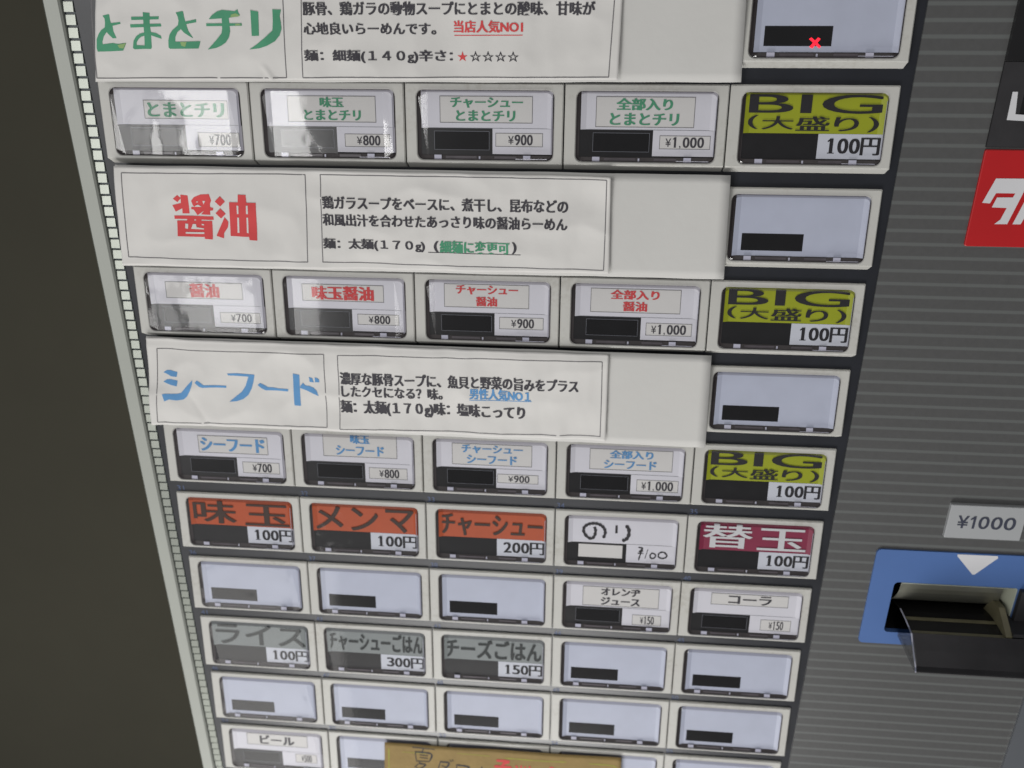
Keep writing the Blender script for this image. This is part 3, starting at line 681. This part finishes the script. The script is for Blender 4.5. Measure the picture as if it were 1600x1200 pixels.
button(1, 6, 'colour', bg='orange', ink='orangeink', price='100', label=lab + 'three katakana, 100 yen', txt=[('メ', .11, .07, .335, .285, .6), ('ン', .40, .075, .615, .285, .6), ('マ', .68, .075, .90, .285, .6)], wavy=True)
button(2, 6, 'colour', bg='orange', ink='orangeink', price='200', label=lab + '200 yen', txt=[(CH, .105, .085, .905, .278, 1.0)])
button(3, 6, 'nori', label='button with a handwritten white card')
button(4, 6, 'colour', bg='magenta', ink='white', price='100', label='button with magenta card, 100 yen', txt=[('替', .125, .060, .490, .275, .9), ('玉', .535, .080, .885, .278, .9)])
button(0, 8, 'colour', bg='greylab', ink='greyink', price='100', label='rice button with grey card, 100 yen', txt=[('ライス', .12, .070, .90, .280, .7)], wavy=True)
button(1, 8, 'colour', bg='greylab', ink='greyink', price='300', label='grey card button, 300 yen', txt=[(CH + 'ごはん', .10, .085, .915, .275, .8)])
button(2, 8, 'colour', bg='greylab', ink='greyink', price='150', label='grey card button, 150 yen', txt=[('チーズごはん', .10, .085, .915, .275, .9)])
button(4, 0, 'blank', led=True, label='blank button with a lit red cross in its display')
for c, r in [(4, 2), (4, 4)] + [(c, 7) for c in range(3)] + [(3, 8), (4, 8)] + [(c, 9) for c in range(5)] + [(c, 10) for c in range(1, 5)]:
    button(c, r, 'blank', wavy=(c == 0))

# small numbers printed on the black strips
for r in range(5, 10):
    for c in range(5):
        b = MB(); v = r * P + H + .082
        n = str((r + 1) * 5 + c + 1)
        write(b, n, (c + .012, v, c + .068, v + .045), .0015, 0)
        b.build('strip_number', 'num', mach)

# ---------------------------------------------------------------- right-hand fittings
b = MB(); b.box(5.552, -1.6, 0, 7.6, .470, .045); b.build('upper_screen', 'blackglass', mach)
b = MB(); b.box(5.552, .476, 0, 7.6, .965, .020); sc = b.build('lower_screen', 'blackglass', mach)
b = MB(); b.box(5.554, .480, .02, 5.70, .962, .024); b.box(5.70, .68+.13, .02, 7.6, .962, .022); b.build('screen_frame', 'blackframe', sc)
b = MB()
for p in T['L']: b.poly([(u, v, .026) for u, v in p])
b.build('letter', 'white', sc)
b = MB(); L = [rrect(5.552, .978, 7.3, 1.577, .012, .012), rrect(5.552, .978, 7.3, 1.577, .012, .026), rrect(5.557, .983, 7.295, 1.572, .010, .030)]
b.loops(L, cap_last=True); rp = b.build('red_plate', 'redplate', mach)
b = MB()
for p in T['logo']: b.poly([(u, v, .0315) for u, v in p])
b.build('emblem', 'white', rp)

b = MB(); L = [rrect(5.858, 3.478, 6.392, 3.762, .006, .012), rrect(5.858, 3.478, 6.392, 3.762, .006, .040), rrect(5.862, 3.482, 6.388, 3.758, .005, .044)]
b.loops(L, cap_last=True); yp = b.build('yen_plate', 'yenplate', mach)
b = MB()
for ch_, a_, c_ in (('¥', 645, 697), ('l', 722, 731), ('0', 750, 800), ('0', 812, 865), ('0', 875, 930)):
    fx = lambda a: 5.926 + (a - 645) / 285 * .403
    write(b, ch_, (fx(a_), 3.567, fx(c_), 3.672), .046, .9)
fx = 5.926 + (722 - 645) / 285 * .403
b.poly([(fx, 3.567, .0462), (fx - .022, 3.590, .0462), (fx - .022, 3.602, .0462), (fx + .004, 3.588, .0462)])
b.build('plate_lettering', 'navy', yp)

# blue surround of the note slot
b = MB(); zb = .026
def band(u0, v0, u1, v1):
    b.loops([[(u0, v0, zb), (u1, v0, zb), (u1, v1, zb), (u0, v1, zb)]], cap_last=True)
outer = rrect(5.415, 3.905, 6.76, 4.792, .035, zb, 6)
inner = rrect(SU0, SV0, SU1, SV1, .035, zb, 6)
ob0 = [(u, v, .012) for u, v, z in outer]; ib0 = [(u, v, -.02) for u, v, z in inner]
b.loops([ob0, outer, inner, ib0])
bl = b.build('note_slot_surround', 'blueplate', mach)
b = MB()
for p in T['tri']: b.poly([(u, v, zb + .002) for u, v in p])
b.build('arrow', 'white', bl)
# the cavity behind the opening
b = MB()
b.poly([(SU0, SV0, -.02), (SU0, SV0, -.9), (SU0, SV1, -.9), (SU0, SV1, -.02)])
b.poly([(SU0, SV1, -.02), (SU0, SV1, -.9), (SU1 + .3, SV1, -.9), (SU1 + .3, SV1, -.02)])
b.poly([(SU0, SV0, -.9), (SU0, SV0, -.02), (SU1 + .3, SV0, -.02), (SU1 + .3, SV0, -.9)])
b.poly([(SU0, SV0, -.9), (SU1 + .3, SV0, -.9), (SU1 + .3, SV1, -.9), (SU0, SV1, -.9)])
slot = b.build('slot_cavity', 'tray', mach)
b = MB()   # metal back plate, curving down to the tray
n = 8; pr = []
for i in range(n + 1):
    t = i / n; pr.append((4.232 + .33 * t ** .8, -.03 - .22 * t ** 1.8))
for i in range(n):
    (va, za), (vb, zb_) = pr[i], pr[i+1]
    b.poly([(5.665, va, za), (5.665, vb, zb_), (6.42 + .04*i/n, vb, zb_), (6.42 + .04*(i-1)/n, va, za)])
b.poly([(5.60, 4.205, -.022), (5.60, 4.232, -.03), (6.50, 4.232, -.03), (6.50, 4.205, -.022)])
b.build('metal_back_plate', 'metal', slot)
b = MB(); b.box(5.665, 4.222, -.028, 6.49, 4.226, -.004); b.build('rim_line', 'cream', slot)
b = MB()   # cream guide on the right
b.poly([(6.43, 4.215, -.25), (6.47, 4.60, -.30), (6.492, 4.52, .010), (6.492, 4.205, .010)])
b.poly([(6.492, 4.205, .010), (6.492, 4.52, .010), (6.55, 4.52, .0), (6.55, 4.205, .0)])
b.build('cream_guide', 'cream', slot)

# wedge-shaped tray jutting out of the slot
TU0, TU1 = 5.700, 6.95
top = [(4.545, -.24), (4.500, -.05), (4.497, .06), (4.507, .225)]
nose = [(4.507, .225), (4.590, .318), (4.665, .405), (4.690, .428), (4.702, .428)]
b = MB()
pf = top + nose[1:]
TC0, TC1 = TU0 + .018, 6.405
for i in range(len(pf) - 1):
    (va, za), (vb, zb_) = pf[i], pf[i+1]
    d_ = .022 if i < len(top) - 1 else 0
    b.poly([(TC0, va + d_, za), (TC0, vb + d_, zb_), (TU1, vb + d_, zb_), (TU1, va + d_, za)])
b.poly([(TU0, 4.702, .428), (TU0, 4.702, .012), (TU1, 4.702, .012), (TU1, 4.702, .428)])
tray = b.build('note_tray', 'tray', mach)
def cheek(u0, u1):
    b = MB()
    ring = [(4.545, -.24)] + pf[1:] + [(4.702, .012), (4.68, -.02), (4.60, -.24)]
    b.loops([[(u0, v, z) for v, z in ring], [(u1, v, z) for v, z in ring]], cap_first=True, cap_last=True)
    return b
cheek(TU0, TC0).build('clear_side_cheek', 'smoke', tray)
b = MB()
bp_ = [(4.497, -.045), (4.499, .08), (4.512, .225), (4.600, .322), (4.670, .405), (4.704, .4295)]
for i in range(len(bp_) - 1):
    (va, za), (vb, zb_) = bp_[i], bp_[i+1]
    b.poly([(TU0 + .002, va - .004, za + .002), (TU0 + .002, vb - .002, zb_ + .004), (TU0 + .012, vb - .002, zb_ + .004), (TU0 + .012, va - .004, za + .002)])
b.build('polished_edge', 'clip', tray)
b = MB(); 
for (v, z) in ((4.523, .045), (4.527, .20)):
    b.box(TC0, v - .010, z - .018, 6.40, v, z + .012)
b.build('tray_ridge', 'ridge', tray)
b = MB()
ring = [(4.60, -.20), (4.40, -.10), (4.385, .02), (4.50, .215), (4.53, .215)]
b.loops([[(6.395, v, z) for v, z in ring], [(6.440, v, z) for v, z in ring]], cap_first=True, cap_last=True)
b.build('tray_guide', 'ridge', tray)
b = MB(); b.box(6.441, 4.47, -.2, TU1, 4.50, .222); b.box(6.502, 4.198, .02, TU1, 4.468, .07); b.build('tray_side', 'blackframe', tray)

b = MB(); b.loops([rrect(6.785, 5.19, 7.6, 8, .03, .012), rrect(6.785, 5.19, 7.6, 8, .03, .035)], cap_last=True)
b.build('lower_plate', mat('plate_slate', srgb(84, 87, 92), .45, var=.03), mach)

# ================================================================ paper notices
def bil(q, s, t):
    a, b_, c, d = q        # TL TR BR BL
    u = (1-t)*((1-s)*a[0] + s*b_[0]) + t*((1-s)*d[0] + s*c[0])
    v = (1-t)*((1-s)*a[1] + s*b_[1]) + t*((1-s)*d[1] + s*c[1])
    return u, v

def wrinkle(k):
    """height of the creased sheet: broad waves, soft upright folds, a few sharper creases"""
    def f(u, v):
        p = Vector((u * 1.5, v * 2.2, k * 7.3))
        h = .030 + noise.noise(p) * .018
        h += math.sqrt(noise.noise(p * 1.9 + Vector((5, 1, 0))) ** 2 + .0015) * -.020
        h += noise.noise(Vector((u * 7.5 + v * .8, v * 1.3, k * 3.1))) * .0085
        h += noise.noise(Vector((u * 16, v * 7, k * 5.7))) * .0018
        if k == 1:      # a pinched crease near the foot of the title box
            x = (u - 1.16) - (v - .53) * .55
            h += .012 * math.exp(-(x / .012) ** 2) * max(0, min(1, (v - .50) / .03))
        if k == 3:      # a folded corner under the title
            d = .31 + (v - 2.78) * .42 - u
            if v > 2.72:
                w = min(1, (v - 2.72) / .12)
                h += (.013 * min(1, max(0, d) / .18) - .004 * math.exp(-(d / .02) ** 2)) * w
            h += .004 * math.sin((v - 2.40) * 60) * max(0, 1 - (v - 2.36) / .10) if v < 2.46 else 0
        return h
    return f

def sheet(name, q, z, mt, nx, ny, hf, thick=.003, edge=None):
    b = MB()
    for j in range(ny + 1):
        for i in range(nx + 1):
            s, t = i / nx, j / ny
            u, v = bil(q, s, t)
            zz = z + (hf(u, v) if hf else 0)
            if edge: zz += edge(s, t); 
            # edges are not ruler straight
            if j in (0, ny): v += .004 * noise.noise(Vector((u * 3, j, z * 90)))
            b.v.append((u, v, zz))
    for j in range(ny):
        for i in range(nx):
            a = j * (nx + 1) + i
            b.f.append((a, a + nx + 1, a + nx + 2, a + 1))
    return b

descr = {1: 'green lettering', 2: 'red lettering', 3: 'blue lettering'}
where = {1: 'at the top, above the first row of buttons', 2: 'between the green and red button rows', 3: 'between the red and blue button rows'}
for k in (1, 2, 3):
    hf = wrinkle(k)
    soft = lambda u, v: .3 * hf(u, v)
    b = sheet('backing_card', CQ[k], .085, 'backing', 60, 12, None)
    q = CQ[k]
    o = b.build('backing_card', 'backing', org=(q[3][0], q[3][1], .08), smooth=True)
    o['label'] = f'plain off-white card under the notice with {descr[k]}, bare at its right end'
    o['category'] = 'card'; o['group'] = 'plain cards behind the menu notices'
    md = o.modifiers.new('thickness', 'SOLIDIFY'); md.thickness = .0002; md.offset = -1
    if k == 2: edge = lambda s, t: .030 * max(0, (s - .955) / .045) ** 2 * max(0, 1 - t * 1.6)
    elif k == 1: edge = lambda s, t: .006 * max(0, (s - .97) / .03) + .012 * max(0, 1 - abs(s - .335) / .02) * max(0, t - .90) * 10 * .6
    else: edge = lambda s, t: .008 * max(0, (s - .97) / .03) * t + .016 * max(0, .03 - s) / .03 * t
    q = SQ[k]
    def full(u, v, hf=hf, edge=edge, q=q):
        t = (v - q[0][1]) / (q[3][1] - q[0][1]); t = min(1, max(0, t))
        a = q[0][0] * (1 - t) + q[3][0] * t; c = q[1][0] * (1 - t) + q[2][0] * t
        return hf(u, v) + edge(min(1, max(0, (u - a) / (c - a))), t)
    b = sheet('menu_notice', q, .087, 'paper', 220, 44, full)
    o = b.build('menu_notice', 'paper', org=(q[3][0], q[3][1], .09), smooth=True)
    o['label'] = f'creased white paper notice with {descr[k]}, {where[k]}'
    o['category'] = 'paper notice'; o['group'] = 'paper menu notices'
    md = o.modifiers.new('thickness', 'SOLIDIFY'); md.thickness = .00008; md.offset = -1
    def lift(u, v, z, full=full): return u, v, .0880 + full(u, v) + z
    # outlines
    b = MB()
    for qd in FR[k]:
        for i in range(4):
            p0, p1 = Vector(qd[i]), Vector(qd[(i+1) % 4])
            d = (p1 - p0); L_ = d.length; d.normalize(); nn = Vector((-d.y, d.x)) * .0032
            ns = max(2, int(L_ / .04))
            for a in range(ns):
                A = p0 + d * L_ * a / ns; B = p0 + d * L_ * (a+1) / ns
                w1 = .003 * noise.noise(Vector((A.x*2, A.y*2, k))); w2 = .003 * noise.noise(Vector((B.x*2, B.y*2, k)))
                A = A + Vector((-d.y, d.x)) * w1; B = B + Vector((-d.y, d.x)) * w2
                b.poly([(A.x - nn.x, A.y - nn.y, 0), (B.x - nn.x, B.y - nn.y, 0), (B.x + nn.x, B.y + nn.y, 0), (A.x + nn.x, A.y + nn.y, 0)])
    b.build('printed_outline', 'line', o, fn=lift)
    # big title
    b = MB()
    for i, p in enumerate(T[{1: 'tomato', 2: 'soy', 3: 'sea'}[k]]): b.poly([(u, v, .0002 + i * .00010) for u, v in p])
    b = gridcut(b, .02); b.build('title_lettering', {1: 'green', 2: 'red', 3: 'blue'}[k], o, fn=lift)
    if k == 1:
        b = MB()
        for p in T['fade']: b.poly([(u, v, .0018) for u, v in p])
        b = gridcut(b, .02); b.build('faded_ink', 'fade', o, fn=lift)
    if k == 2:
        b = MB()
        for p in T['soyhole']: b.poly([(u, v, .0026) for u, v in p])
        b = gridcut(b, .02); b.build('letter_counter', 'paper', o, fn=lift)
    groups = {}
    for (s, colr, rc, bold) in SH[k]:
        b = groups.setdefault(colr, MB())
        write(b, s, rc, .0008, bold * 2.0, off=.006 if bold >= 1 else 0)
    for key, colr in (('u1', 'red'), ('u2', 'ink'), ('u3', 'blue')):
        if int(key[1]) == k:
            (a0, b0), (a1, b1) = UL[key]
            b = groups[colr]
            for i in range(20):
                s0, s1 = i / 20, (i + 1) / 20
                b.poly([(a0 + (a1-a0)*s0, b0 + (b1-b0)*s0, 0), (a0 + (a1-a0)*s0, b0 + (b1-b0)*s0 + .005, 0), (a0 + (a1-a0)*s1, b0 + (b1-b0)*s1 + .005, 0), (a0 + (a1-a0)*s1, b0 + (b1-b0)*s1, 0)])
    for colr, b in groups.items():
        b.build('description_lettering', colr, o, fn=lift)

# kraft note
q = [(KQ[0][0], KQ[0][1]), (KQ[1][0], KQ[1][1]), (3.64, 7.1), (1.50, 7.12)]
kf = lambda u, v: .006 * noise.noise(Vector((u * 2, v * 2, 9))) + min(.055, max(0, v - 6.16) * .16)
b = sheet('kraft_note', q, .042, 'kraft', 60, 24, kf)
o = b.build('kraft_note', 'kraft', org=(q[3][0], q[3][1], .095), smooth=True)
o['label'] = 'brown kraft paper note with handwritten black and red lettering, taped over the lowest buttons'
o['category'] = 'paper note'
md = o.modifiers.new('thickness', 'SOLIDIFY'); md.thickness = .0003; md.offset = -1
for key, mt, w in (('kb', 'pen', .015), ('kr', 'red', .026), ('kg', mat('marker_green', srgb(150, 150, 62), .8, var=.1), .010)):
    b = MB()
    for s in S[key]: stroke(b, s, w, 0)
    b.build('handwriting', mt, o, fn=lambda u, v, z: (u, v, .0440 + kf(u, v) + z + (0 if key != 'kg' else -.001)))

for o in list(scene.objects):
    if '_org' in o.keys(): del o['_org']
